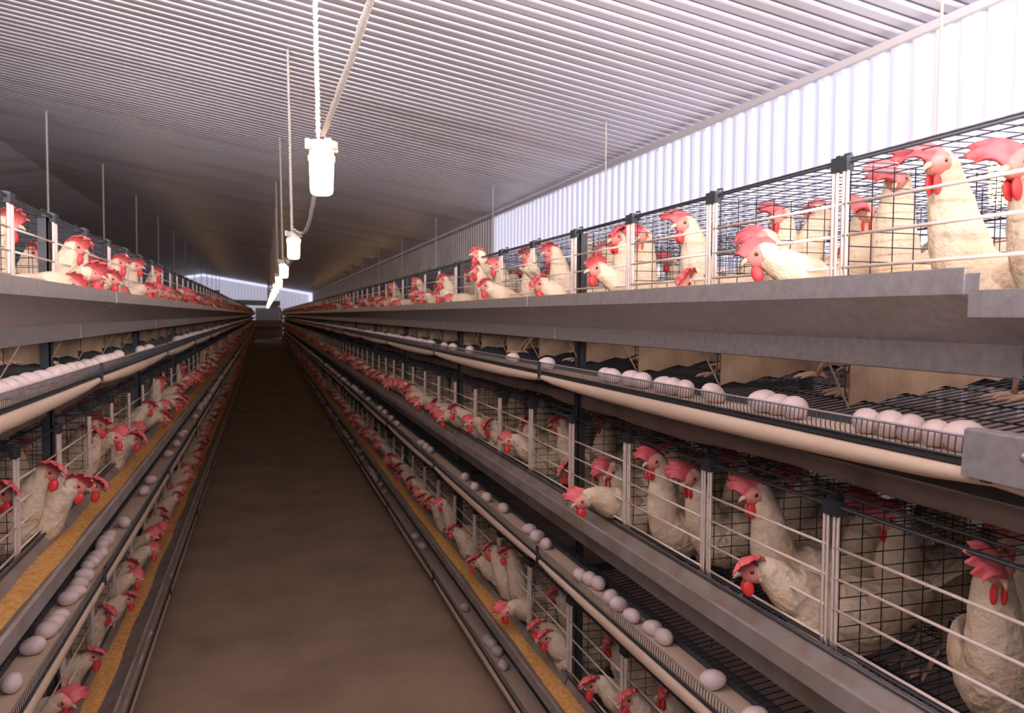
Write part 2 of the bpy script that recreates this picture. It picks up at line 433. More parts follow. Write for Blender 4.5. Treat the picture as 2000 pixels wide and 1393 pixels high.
def m_manure(n, seed):
    b = MB(); L = BAY * n; ny = 12 * n; ph = seed * 1.7
    def wob(y): return 0.006 * math.sin(y * 3.4 + ph) + 0.004 * math.sin(y * 7.9 + ph * 2) + 0.002 * math.sin(y * 19)
    vs = []; fs = []
    for j in range(ny + 1):
        y = L * j / ny; w = wob(y)
        vs += [(0.16, y, -0.268), (0.03 + w * .4, y, -0.276), (0.026, y, -0.280), (0.024, y, -0.318 + w), (0.028, y, -0.318 + w), (0.05, y, -0.290),
               (0.95, y, -0.290), (0.972, y, -0.318 + w), (0.976, y, -0.318 + w), (0.974, y, -0.276), (0.84, y, -0.268)]
    K = 11
    for j in range(ny):
        for k in range(K): k2 = (k + 1) % K; fs.append((j*K+k, j*K+k2, (j+1)*K+k2, (j+1)*K+k))
    fs.append(tuple(range(K))); b.add(vs, fs, M['manure']); return b
def m_upright():
    b = MB(); d = M['darksteel']; h = CAM_H + 0.29
    b.box(0.012, 0.016, -0.020, 0.020, 0, h, d); b.box(0.012, 0.040, 0.016, 0.020, 0, h, d); b.box(0.012, 0.04, -0.02, -0.016, 0, h, d)
    b.box(0.005, 0.05, -0.035, 0.035, 0, 0.006, d)
    b.box(0.95, 0.985, -0.02, 0.02, 0, h, d)
    for tz in (0, -0.652, -1.304):
        b.box(0.04, 0.95, -0.004, 0.004, CAM_H + tz - 0.262, CAM_H + tz - 0.24, d)
    return b
TM = {k: m_trough().mesh('trough_section', 0, k) for k in (True, False)}
def m_rearbelt():
    b = m_belt(NB); L = BAY * NB; d = M['darksteel']
    b.sheet([(-0.034, -0.192), (-0.026, -0.181), (-0.004, -0.178)], 0, L, 0.003, d)
    b.sheet([(-0.1235, -0.165), (-0.1245, -0.195), (-0.098, -0.206)], 0, L, 0.002, d)
    return b
RB = {k: m_rearbelt().mesh('rear_egg_belt', 0, k) for k in (True, False)}
for side in ('right', 'left'):
    mir = side == 'left'; sgn = -1 if mir else 1
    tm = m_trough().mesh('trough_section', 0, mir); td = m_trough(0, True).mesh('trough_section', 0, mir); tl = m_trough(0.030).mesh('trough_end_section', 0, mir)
    gm = m_guard().mesh('guard', 0, mir); gf = m_guard(False).mesh('guard_far', 0, mir); rm = m_return().mesh('return_belt', 1, mir)
    im = m_innerrail().mesh('inner_rail', 0, mir); km = m_bracket().mesh('bracket', 0, mir); bm_ = m_belt(NB).mesh('egg_belt', 0, mir)
    um = m_upright().mesh('upright', 0, mir)
    for ti, (tn, tz) in enumerate(TIERS):
        ys = FR0[side] - BAY; z = CAM_H + tz
        e = put('feed_trough', None, None, (XG[side], ys, z - 0.08))
        tag(e, f'long galvanised feed trough along the {tn} tier of the {side} row', 'trough', 'feed troughs')
        for n in range(NB):
            low = side == 'right' and n == 0
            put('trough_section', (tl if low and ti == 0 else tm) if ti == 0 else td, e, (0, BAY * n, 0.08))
        amt = {('right', 1): 0.004}.get((side, ti), 0.0125)
        fm = m_feed(amt, ti + 3 * mir).mesh('feed', 1, mir)
        vs = MB(); 
        base = m_feed(amt, ti + 3 * mir)
        for n in range(NB): vs.add([(a, b_ + BAY * n, c_) for a, b_, c_ in base.v], base.f, M['feed'])
        o = put('poultry_feed', vs.mesh('poultry_feed', 1, mir), None, (XG[side], ys, z))
        tag(o, f'golden mash feed lying in the {tn} trough of the {side} row', 'feed', None, 'stuff')
        e = put('egg_conveyor', None, None, (XG[side], ys, z - 0.24))
        tag(e, f'beige egg belt conveyor under the {tn} trough of the {side} row', 'conveyor', 'egg belts')
        put('egg_belt', bm_, e, (0, 0, 0.24))
        for n in range(NB):
            put('return_belt', rm, e, (0, BAY * n, 0.24)); put('wire_guard', gm if n < 6 else gf, e, (0, BAY * n, 0.24))
            put('inner_rail', im, e, (0, BAY * n, 0.24)); put('bracket', km, e, (0, BAY * n, 0.24))
        e = put('feed_trough', None, None, (XG[side] + sgn * 1.0, ys, z - 0.08))
        tag(e, f'galvanised feed trough on the hidden rear side of the {tn} tier, {side} row', 'trough', 'rear feed troughs')
        for n in range(NB): put('trough_section', TM[not mir], e, (0, BAY * n, 0.08))
        o = put('egg_conveyor', RB[not mir], None, (XG[side] + sgn * 1.0, ys, z))
        tag(o, f'egg belt conveyor on the hidden rear side of the {tn} tier, {side} row', 'conveyor', 'rear egg belts')
        o = put('manure_belt', m_manure(NB, ti + 3 * mir).mesh('manure_belt', 1, mir), None, (XG[side], ys, z))
        tag(o, f'sagging brown manure belt below the {tn} tier cages of the {side} row', 'conveyor belt', 'manure belts')
    for n in range(0, NB):
        y = FR0[side] + BAY * n - BAY
        o = put('steel_upright', um, None, (XG[side], y, 0))
        tag(o, f'dark steel frame upright of the {side} row, {ordw(n)} from the camera', 'post', f'{side} row uprights')

# galvanised joint plate on the near end of the top right egg belt
b = MB()
b.sheet([(-0.128, -0.148), (-0.131, -0.150), (-0.133, -0.180), (-0.1345, -0.212)], -0.40, 0.035, 0.002, M['galv'])
b.sheet([(-0.100, -0.149), (-0.128, -0.148)], -0.40, 0.035, 0.002, M['galv'])
pl = put('joint_plate', b.mesh('joint_plate'), None, (XG['right'], FR0['right'], CAM_H))
tag(pl, 'grey galvanised plate covering the near end of the top right egg guard', 'metal plate')
for yy in (-0.06, -0.3):
    q = MB(); q.ell((-0.1345, yy, -0.172), (0.004, 0.006, 0.006), M['galv'], 8, 5); put('bolt', q.mesh('bolt', 1), pl)

# ------------------------------------------------------------------ lamps
def jar_lamp(x, y, zb, label, group, sl=1.0):
    """jelly-jar lamp hanging with its glass bottom at zb"""
    e = put('jar_lamp', None, None, (x, y, zb)); tag(e, label, 'lamp', group)
    g = MB(); g.lathe([(0.0, 0.0), (0.030, 0.0), (0.040, 0.006), (0.043, 0.02), (0.046, 0.125), (0.050, 0.130), (0.050, 0.145), (0.0, 0.145)], (0, 0, 0), M['jar'])
    put('glass_jar', g.mesh('glass_jar', 1), e)
    c = MB(); c.lathe([(0.0, 0.146), (0.047, 0.146), (0.047, 0.172), (0.061, 0.174), (0.061, 0.198), (0.040, 0.200), (0.018, 0.204), (0.016, 0.222), (0.0, 0.222)], (0, 0, 0), M['lampcap'])
    for a in range(4): c.box(0.058 * math.cos(a*PI/2+.4) - 0.009, 0.058 * math.cos(a*PI/2+.4) + 0.009, 0.058 * math.sin(a*PI/2+.4) - 0.009, 0.058 * math.sin(a*PI/2+.4) + 0.009, 0.168, 0.204, M['lampcap'])
    put('lamp_cap', c.mesh('lamp_cap', 0), e)
    return e
XA = 0.2125
lamps = [(XA, 0.1, CAM_H + 0.455), (XA, 3.22, CAM_H + 0.455), (XA, 6.32, CAM_H + 0.412), (XA, 9.45, CAM_H + 0.405)]
while lamps[-1][1] < 52: lamps.append((XA, lamps[-1][1] + 3.15, CAM_H + 0.40))
R2 = random.Random(5)
def rope(p0, p1, r, m, n=40, twist=True):
    b = MB(); P0, P1 = np.array(p0), np.array(p1); L = np.linalg.norm(P1 - P0); pts = []
    N = max(6, min(int(L / 0.012), 160))
    for strand in range(2 if twist else 1):
        pts = []
        for i in range(N + 1):
            t = i / N; a = t * L / 0.05 * 2 * PI + strand * PI; q = P0 + (P1 - P0) * t
            o = (r * 0.6 * math.cos(a), r * 0.6 * math.sin(a), 0) if twist else (0, 0, 0)
            pts.append((q[0] + o[0] + R2.uniform(-.0008, .0008), q[1] + o[1] + R2.uniform(-.0008, .0008), q[2]))
        b.tube(pts, r, m, 6)
    return b
for i, (x, y, z) in enumerate(lamps):
    lab = 'hanging jar lamp over the aisle, ' + ('above the photographer' if i == 0 else ('nearest and largest in view' if i == 1 else f'{ordw(i - 1)} down the aisle'))
    jar_lamp(x, y, z, lab, 'jar lamps over the aisle')
    far = i > 4
    b = rope((x - 0.012, y, z + 0.215), (x - 0.035, y, zc(x)), 0.0075, M['rope']) if not far else rope((x, y, z + 0.215), (x, y, zc(x)), 0.008, M['rope'], twist=False)
    o = put('hanging_rope', b.mesh('hanging_rope', 1)); tag(o, f'dusty rope holding the {ordw(i)} aisle lamp from the roof', 'rope', 'lamp ropes')
    if i + 1 < len(lamps):
        x2, y2, z2 = lamps[i + 1]; pts = []; rr = []
        N = 40 if i < 3 else 10
        for k in range(N + 1):
            t = k / N; sag = -0.16 * math.sin(PI * t) * (1 if i else 0.0)
            # lamps are wired one to the next; the cable hangs slack in between
            pts.append((x + (x2 - x) * t + 0.02 * math.sin(PI * t) + R2.uniform(-.0015, .0015), y + (y2 - y) * t, z + 0.21 + (z2 - z) * t + sag + (0.08 * (1 - t) if i == 0 else 0.0) + R2.uniform(-.0015, .0015)))
            rr.append(0.0098 + R2.uniform(-.0015, .0015))
        c = MB(); c.tube(pts, rr, M['rope'], 6)
        o = put('supply_cable', c.mesh('supply_cable', 1)); tag(o, f'dusty supply cable running on from the {ordw(i)} aisle lamp to the next', 'cable', 'lamp cables')
side_l = [(2.57, 2.36)] + [(2.6, 6.07 + 3.35 * k) for k in range(13)]
for i, (x, y) in enumerate(side_l):
    jar_lamp(x, y, CAM_H + (0.42 if i == 0 else 0.40), f'jar lamp in the wall aisle behind the right cages, {ordw(i)} from the camera', 'wall aisle lamps')
    yy = 2.70 if i == 0 else y
    b = rope((2.6, yy, CAM_H + (0.44 if i == 0 else 0.60)), (2.6, yy, zc(2.6)), 0.006, M['yellowrope'] if i == 0 else M['rope'], twist=False)
    o = put('hanging_rope', b.mesh('hanging_rope', 1)); tag(o, f'thin straw rope hanging against the corrugated right wall, {ordw(i)} from camera', 'rope', 'wall aisle ropes')
for i in range(12):
    y = 11.0 + 3.55 * i
    jar_lamp(-2.45, y, CAM_H + 0.40, f'jar lamp in the aisle behind the left cages, {ordw(i)} from the camera', 'left back aisle lamps')
    b = rope((-2.45, y, CAM_H + 0.60), (-2.45, y, zc(-2.45)), 0.012, M['rope'], twist=False)
    o = put('hanging_rope', b.mesh('hanging_rope', 1)); tag(o, f'pale rope hanging behind the left row, {ordw(i)} from the camera', 'rope', 'left back aisle ropes')

# ------------------------------------------------------------------ things at the far end
b = MB(); P = []
b.tube([(-3.2, 55.2, CAM_H + 0.78), (1.0, 55.2, CAM_H + 0.70)], 0.17, M['duct'], 16)
o = put('cross_duct', b.mesh('cross_duct', 1)); tag(o, 'pale round duct crossing in front of the far end wall', 'duct')
b = MB(); b.tube([(0.35, 55.0, CAM_H + 0.45), (0.75, 55.0, CAM_H + 0.47), (0.98, 55, CAM_H + 0.36), (1.05, 55, CAM_H + 0.1), (1.05, 55, 0.0)], 0.10, M['duct'], 12)
o = put('elbow_pipe', b.mesh('elbow_pipe', 1)); tag(o, 'pale elbow pipe bending down at the far end of the aisle', 'pipe')
b = MB(); b.box(-3.6, -2.7, 55.0, 55.6, CAM_H + 0.95, CAM_H + 1.5, M['duct']); b.box(-3.55, -2.75, 54.95, 55.0, CAM_H + 1.0, CAM_H + 1.45, M['lampcap'])
o = put('fan_box', b.mesh('fan_box')); tag(o, 'pale fan box mounted high near the far end wall', 'box')
b = MB(); b.box(-0.55, 0.98, 56.9, 56.96, 0.9, CAM_H + 0.42, M['duct']); 
o = put('door_1', b.mesh('door_1')); o['kind'] = 'structure'
b = MB(); b.box(-0.72, 1.05, 54.2, 54.6, 0.0, 1.25, M['board']); b.box(-0.72, 1.05, 54.12, 54.2, 0.75, 0.80, M['darksteel'])
o = put('transfer_table', b.mesh('transfer_table')); tag(o, 'brown egg transfer cabinet closing off the end of the aisle', 'cabinet')
b = MB(); b.box(-0.9, 1.25, 53.3, 54.1, 0.0, 0.10, M['conc'])
o = put('concrete_step', b.mesh('concrete_step')); tag(o, 'pale concrete step at the far end of the aisle', 'step')

# ------------------------------------------------------------------ eggs
def egg_mesh(k):
    b = MB(); nu, nv = 18, 12; vs = []; fs = []
    for j in range(nv + 1):
        th = PI * j / nv; zz = math.cos(th)
        r = 0.0222 * math.sin(th) * (1 - 0.10 * zz) * (1 + 0.015 * k)
        for i in range(nu):
            ph = 2*PI*i/nu; vs.append((0.0295 * zz, r * math.cos(ph), r * math.sin(ph)))
    for j in range(nv):
        for i in range(nu): i2 = (i+1) % nu; fs.append((j*nu+i, j*nu+i2, (j+1)*nu+i2, (j+1)*nu+i))
    b.add(vs, fs, M['egg']); return b
EGGS = [egg_mesh(k).mesh('egg', 1) for k in (-1, 0, 1)]
def YofX(px, X): return px2w(px, 700, X).y
def Yat(px, py, X):                       # on the belt: average of the two readings
    return px2w(px, py, X).y
eggs = {('right', 0): [(p, None) for p in (1886, 1850, 1815, 1778, 1713, 1552, 1522, 1494, 1395, 1338, 1316, 1296, 1253, 1232, 1198, 1182, 1068, 1001, 917, 884, 868, 842, 832, 822)],
 ('right', 1): [(p, None) for p in (1492, 1405, 1305, 1283, 1241, 1216, 1200, 1173, 1157, 1138, 1070, 1053, 1037, 985, 952, 929, 910, 842, 833, 823, 775, 765, 752, 742, 720, 705)],
 ('right', 2): [(p, None) for p in (987, 975, 964, 955, 910, 826, 812, 752, 744)],
 ('left', 0): [(p, None) for p in (-8, 3, 14, 32, 57, 80, 101, 120, 137, 150, 166, 181, 193, 205, 218, 230, 275, 292, 345, 352, 362)],
 ('left', 1): [(p, None) for p in (10, 52, 82, 90, 106, 125, 136, 147, 157, 164, 172, 180, 187, 194, 201, 209, 237, 278, 291, 326, 342, 351, 358, 379, 388)],
 ('left', 2): []}
elist = []
for (side, ti), L in eggs.items():
    X = XG[side] - 0.078 * (1 if side == 'right' else -1); sg = 1 if side == 'right' else -1; last = 0.3
    zb = CAM_H + TIERS[ti][1] - 0.1895
    for p, _ in L:
        r = RND.uniform(-0.012, 0.012)
        if (side, ti) == ('right', 0): r = -0.012 * 1 + RND.uniform(-.003, .003)
        y = px2w(p, 700, X + r * sg).y
        if y - last < 0.046: y = last + 0.047 + RND.uniform(0, .003)
        elist.append((side, ti, X + r * sg, y, zb)); last = y
    y = last + 0.25 if L else 3.0
    while y < YEND[side] - 1:
        for k in range(RND.choice((1, 1, 2, 3, 4))):
            r = RND.uniform(-0.014, 0.014); elist.append((side, ti, X + r, y, zb)); y += RND.uniform(0.047, 0.07)
        y += RND.expovariate(1 / 0.22)
elist.sort(key=lambda e: e[3] + (0.8 if e[1] == 2 and e[0] == 'left' else 0))
cnt = {}; stuff = MB(); ev, ef = None, None
for i, (side, ti, x, y, zb) in enumerate(elist):
    kk = (side, ti); cnt[kk] = cnt.get(kk, -1) + 1
    if i < 300:
        o = put('egg', RND.choice(EGGS), None, (x, y, zb + 0.0222), 0); a = RND.uniform(0, 2*PI)
        if RND.random() < 0.25: o.rotation_euler = (0, RND.uniform(-.5, .5), a)
        else: o.rotation_euler = (0, 0, PI/2 + RND.uniform(-1.2, 1.2))
        s = RND.uniform(0.93, 1.06); o.scale = (s, s, s); o.location.z = zb + 0.0222 * s * 0.985
        tag(o, f'pale egg on the {TIERS[ti][0]} belt of the {side} row, {ordw(cnt[kk])} from the camera', 'egg', f'eggs on the {TIERS[ti][0]} {side} belt')
    else:
        vs = []; fs = []
        for j in range(5):
            for q in range(6):
                th = PI * j / 4; ph = 2*PI*q/6; vs.append((x + 0.022*math.sin(th)*math.cos(ph), y + 0.027*math.sin(th)*math.sin(ph), zb + 0.022 + 0.022*math.cos(th)))
        for j in range(4):
            for q in range(6): q2 = (q+1) % 6; fs.append((j*6+q, (j+1)*6+q, (j+1)*6+q2, j*6+q2))
        stuff.add(vs, fs, M['egg'])
o = put('distant_eggs', stuff.mesh('distant_eggs', 1)); tag(o, 'countless small eggs on the egg belts far down both rows', 'eggs', None, 'stuff')

# ------------------------------------------------------------------ hens
def cat(P, t):
    """Catmull-Rom through the rows of P, t in 0..len-1"""
    n = len(P); i = min(int(t), n - 2); f = t - i
    p0, p1, p2, p3 = P[max(i-1, 0)], P[i], P[i+1], P[min(i+2, n-1)]
    return 0.5 * ((2*p1) + (-p0 + p2) * f + (2*p0 - 5*p1 + 4*p2 - p3) * f*f + (-p0 + 3*p1 - 3*p2 + p3) * f**3)
def loft(ctrl, nr, ns, jit=0.0, rg=None):
    """ctrl rows: x y z halfwidth halfheight -> vertices, faces, parameter per face"""
    P = np.array(ctrl, float); vs = []; N = len(P) - 1
    side = None
    for j in range(ns + 1):
        t = N * j / ns; q = cat(P, t); c = q[:3]
        tg = cat(P, min(t + 0.08, N))[:3] - cat(P, max(t - 0.08, 0))[:3]; tg /= (np.linalg.norm(tg) + 1e-9)
        if side is None: side = np.array((0, 1.0, 0))
        sd = side - tg * side.dot(tg)
        if np.linalg.norm(sd) < 0.1: sd = np.array((1.0, 0, 0))
        sd /= np.linalg.norm(sd); side = sd; up = np.cross(tg, sd)
        for k in range(nr):
            a = 2*PI*k/nr; w, h = max(q[3], 0.001), max(q[4], 0.001)
            jj = 1 + (rg.uniform(-jit, jit) * (1 if t < 8.5 else 0.3) if rg else 0)
            p = c + sd * (w * math.cos(a) * jj) + up * (h * math.sin(a) * jj)
            vs.append(tuple(p))
    fs = []; tp = []
    for j in range(ns):
        for k in range(nr): k2 = (k+1) % nr; fs.append((j*nr+k, j*nr+k2, (j+1)*nr+k2, (j+1)*nr+k)); tp.append((j + .5) / ns * N)
    fs.append(tuple(range(nr-1, -1, -1))); tp.append(0); fs.append(tuple(ns*nr + k for k in range(nr))); tp.append(N)
    return vs, fs, tp
class Hen:
    """builds the meshes of one hen; local +x forward, feet at z = 0. head at (hx, hy, hz), looking along yaw/pitch"""
    def __init__(s, hx=0.12, hy=0.0, hz=0.36, yaw=0.0, pitch=-0.1, comb=1.0, flop=1, seed=0, body=1.0, fat=1.0, low=False):
        rg = random.Random(seed); s.low = low
        B = body; f = np.array((math.cos(yaw) * math.cos(pitch), math.sin(yaw) * math.cos(pitch), math.sin(pitch)))
        H = np.array((hx, hy, hz))
        zb = 0.155 * B                                                     # body centre height
        brst = np.array((0.075 * B, 0, zb + 0.03))
        d = H - brst; L = np.linalg.norm(d)
        if hz > zb + 0.1: t0 = np.array((0.5, 0, 0.85))
        else: t0 = np.array((0.9, 0, 0.35))
        def bez(t):
            b1 = brst + t0 * L * 0.38; b2 = H - f * L * 0.22 + np.array((0, 0, -0.02 if hz > zb + .1 else 0.02))
            return brst*(1-t)**3 + 3*b1*t*(1-t)**2 + 3*b2*t*t*(1-t) + H*t**3
        n1, n2, n3 = bez(0.3), bez(0.58), bez(0.82)
        C = [(-0.165*B, 0, zb+0.075, .012, .006), (-0.135*B, 0, zb+0.055, .030, .022), (-0.095*B, 0, zb+0.03, .052*fat, .048), (-0.045*B, 0, zb+0.005, .068*fat, .070),
             (0.01*B, 0, zb-0.004, .075*fat, .080), (0.05*B, 0, zb+0.006, .068*fat, .076), (*(brst + (0.006, 0, 0.012)), .050*fat, .056),
             (*n1, .046, .048), (*n2, .035, .037), (*n3, .027, .0285), (*(H - f*0.008), .0240, .0265), (*(H + f*0.014 + (0, 0, -.001)), .0180, .0210), (*(H + f*0.028 + (0, 0, -.004)), .0100, .0125)]
        nr, ns = (7, 13) if low else (18, 44)
        vs, fs, tp = loft(C, nr, ns, 0.0 if low else 0.034, rg)
        b = MB(); b.n = len(vs); b.v = vs; b.f = fs
        b.mats = [M['feather'], M['face']]; b.mi = [1 if t > 10.45 else 0 for t in tp]
        s.body = b; s.zb = zb
        # frame of the head
        sd = np.cross((0, 0, 1.0), f); sd /= np.linalg.norm(sd); up = np.cross(f, sd); s.f, s.sd, s.up, s.H = f, sd, up, H
        def hp(a, b_, c_): return tuple(H + f*a + sd*b_ + up*c_)
        s.hp = hp
        # comb: a serrated blade that stands at its root and flops over to one side
        cm = MB(); NS, NT = (6, 2) if low else (21, 7); cv = []; cf = []; k5 = 4 + rg.random(); droop = rg.uniform(1.0, 1.5)
        hgt = 0.054 * comb
        for layer in (0, 1):
            for i in range(NS + 1):
                u = i / NS; a = 0.034 - 0.066 * u                            # from the beak's root to the back of the head
                base = 0.021 - 0.40 * (max(0, a - 0.010)) - 0.20 * max(0, -a - 0.012)
                env = math.sin(PI * min(1, 0.16 + 0.82 * u)) ** 0.5 * (0.80 + 0.25 * u)
                ser = 0.62 + 0.38 * abs(math.cos(PI * k5 * u + 0.4)) ** 0.8
                for j in range(NT + 1):
                    t = j / NT; h = hgt * env * t * (1 - (1 - ser) * max(0, (t - .45) / .55))
                    # bends over to one side as it goes up, the front part furthest
                    tot = (1.1 + 0.9 * (1 - u)) * droop; ang = flop * (0.15 + tot * t); am = flop * (0.15 + tot * t * 0.5)
                    off = (1 if layer else -1) * 0.0042 * (1 - 0.5 * t) * (0.3 if j == NT else 1)
                    lean = 0.62 * (1 - 0.55 * u)
                    fw = lean * h + 0.003 * math.sin(9 * u + t * 3 + seed)
                    hh = h * (1 - 0.18 * lean)
                    cv.append(hp(a + fw, math.sin(am) * hh + off * math.cos(am), base - 0.005 + math.cos(am) * hh - off * math.sin(am)))
        Q = (NS+1)*(NT+1)
        for i in range(NS):
            for j in range(NT):
                a0 = i*(NT+1)+j; q = (a0, a0+1, a0+NT+2, a0+NT+1); cf.append(q); cf.append(tuple(Q + x for x in q[::-1]))
        for i in range(NS):
            a0 = i*(NT+1)+NT; cf.append((a0, Q+a0, Q+a0+NT+1, a0+NT+1))
        for j in range(NT):
            cf.append((j, Q+j, Q+j+1, j+1)); a0 = NS*(NT+1)+j; cf.append((a0, a0+1, Q+a0+1, Q+a0))
        cm.add(cv, cf, M['comb']); s.comb = cm
        rot = Matrix((Vector(f), Vector(sd), Vector(up))).transposed()
        s.wat = []
        for sg in ((0,) if low else (-1, 1)):
            w = MB(); w.ell(hp(0.020, 0.0075*sg, -0.030*(.8+.2*comb)), (0.0125, 0.0046 if not low else .009, 0.0155*(.8+.25*comb)), M['wattle'], 6 if low else 10, 4 if low else 8, rot); s.wat.append(w)
        k = MB(); k.tube([hp(0.024, 0, 0.002), hp(0.035, 0, 0.001), hp(0.043, 0, -0.003), hp(0.047, 0, -0.008)], [0.0080, 0.0060, 0.0036, 0.0012], M['beak'], 5 if low else 8); s.beak = k
        s.eye = []; s.lobe = []
        if not low:
            for sg in (-1, 1):
                e = MB(); e.ell(hp(0.010, 0.0175*sg, 0.006), (0.0058, 0.0032, 0.0058), M['iris'], 10, 6, rot)
                e.ell(hp(0.010, 0.0192*sg, 0.006), (0.0042, 0.0024, 0.0042), M['eye'], 8, 6, rot); s.eye.append(e)
                l = MB(); l.ell(hp(-0.006, 0.0195*sg, -0.010), (0.006, 0.003, 0.008), M['feather'], 8, 6, rot); s.lobe.append(l)
        # wings
        s.wing = []
        for sg in (-1, 1):
            w = MB(); g = [(0.062*B, 0.052*sg*fat, zb+0.022, .006, .012), (0.035*B, 0.067*sg*fat, zb+0.022, .015, .040), (-0.02*B, 0.073*sg*fat, zb+0.018, .016, .050), (-0.08*B, 0.057*sg*fat, zb+0.030, .012, .036),
                           (-0.125*B, 0.036*sg*fat, zb+0.045, .008, .020), (-0.155*B, 0.020*sg, zb+0.056, .003, .006)]
            v2, f2, _ = loft(g, 5 if low else 12, 5 if low else 18, 0 if low else .03, rg); w.add(v2, f2, M['feather']); s.wing.append(w)
        t = MB()
        for q in range(3 if low else 7):
            a = (q - (1 if low else 3)) * (0.28 if low else 0.11); up_ = 0.55 + 0.1 * math.cos(q * 2)
            v2, f2, _ = loft([(-0.12*B, 0.010*math.sin(a*5), zb+0.045, .010, .004), (-0.17*B, 0.05*math.sin(a)*1.2, zb+0.075+.02*up_, .014, .003), (-0.215*B, 0.10*math.sin(a)*1.3, zb+0.11+.03*up_, .011, .002)], 4 if low else 8, 2 if low else 5)
            t.add(v2, f2, M['feather'])
        s.tail = t
        s.leg = []
        for sg in (-1, 1):
            l = MB(); y = 0.032*sg; fx = 0.01 + rg.uniform(-.02, .03)
            l.tube([(0.0, y, zb-0.06), (-0.008, y, 0.085), (-0.018, y, 0.072)], [0.020, 0.012, 0.007], M['feather'], 6 if low else 9)
            l.tube([(-0.018, y, 0.074), (fx*.5, y, 0.035), (fx, y, 0.008)], [0.0062, 0.005, 0.006], M['foot'], 4 if low else 8)
            for ang, ln in ((-0.45, .040), (0.0, .048), (0.45, .040), (PI, .018)):
                l.tube([(fx, y, 0.007), (fx + ln*.5*math.cos(ang), y + ln*.5*math.sin(ang), 0.0085), (fx + ln*math.cos(ang), y + ln*math.sin(ang), 0.004), (fx + (ln+.008)*math.cos(ang), y + (ln+.008)*math.sin(ang), 0.001)],
                       [0.0052, 0.0045, 0.0035, 0.001], M['foot'], 4 if low else 6)
            s.leg.append(l)
    def parts(s):
        P = [('comb', s.comb)] + [('wattle', w) for w in s.wat] + [('beak', s.beak)] + [('eye', e) for e in s.eye] + [('ear_lobe', l) for l in s.lobe]
        P += [('wing', w) for w in s.wing] + [('tail', s.tail)] + [('leg', l) for l in s.leg]
        return P
    def build(s):
        s.me = s.body.mesh('hen', 1); s.pm = [(n, b.mesh('hen_' + n, 1)) for n, b in s.parts()]
        return s
    def joined(s):
        j = MB()
        for b in [s.body] + [b for _, b in s.parts()]:
            idx = [j.slot(m) for m in b.mats]
            j.f.extend([tuple(i + j.n for i in f) for f in b.f]); j.mi.extend([idx[k] for k in b.mi]); j.v.extend(b.v); j.n += len(b.v)
        return j
HCAT = 'hen'
def cage_of(side, y):
    """index of the cage along the row, counted from the first one in view"""
    return math.floor((y - FR0[side]) / CW + 1e-6)
placed = {}; hen_used = {}
def slot_word(side, k):
    return ['front near corner', 'front far corner', 'rear near corner', 'rear far corner', 'middle front', 'middle rear', 'far rear', 'near rear'][k % 8]
def hen_label(side, ti, ci, pose, u, y):
    key = (side, ti, ci); used = hen_used.setdefault(key, set())
    fy = ((y - FR0[side]) / CW) % 1.0
    base = ('front' if u < 0.25 else ('rear' if u < 0.5 else 'back'))
    opts = [f'{base} {"near" if fy < .5 else "far"}', f'{base} middle', f'{base} {"far" if fy < .5 else "near"}', f'{base} low', f'{base} edge', f'{base} gap']
    for w in opts:
        if w not in used: break
    used.add(w)
    c = 'nearest' if ci <= 0 else ordw(ci)
    return f'white hen {pose}, {c} {TIERS[ti][0]} cage of the {side} row, {w}'
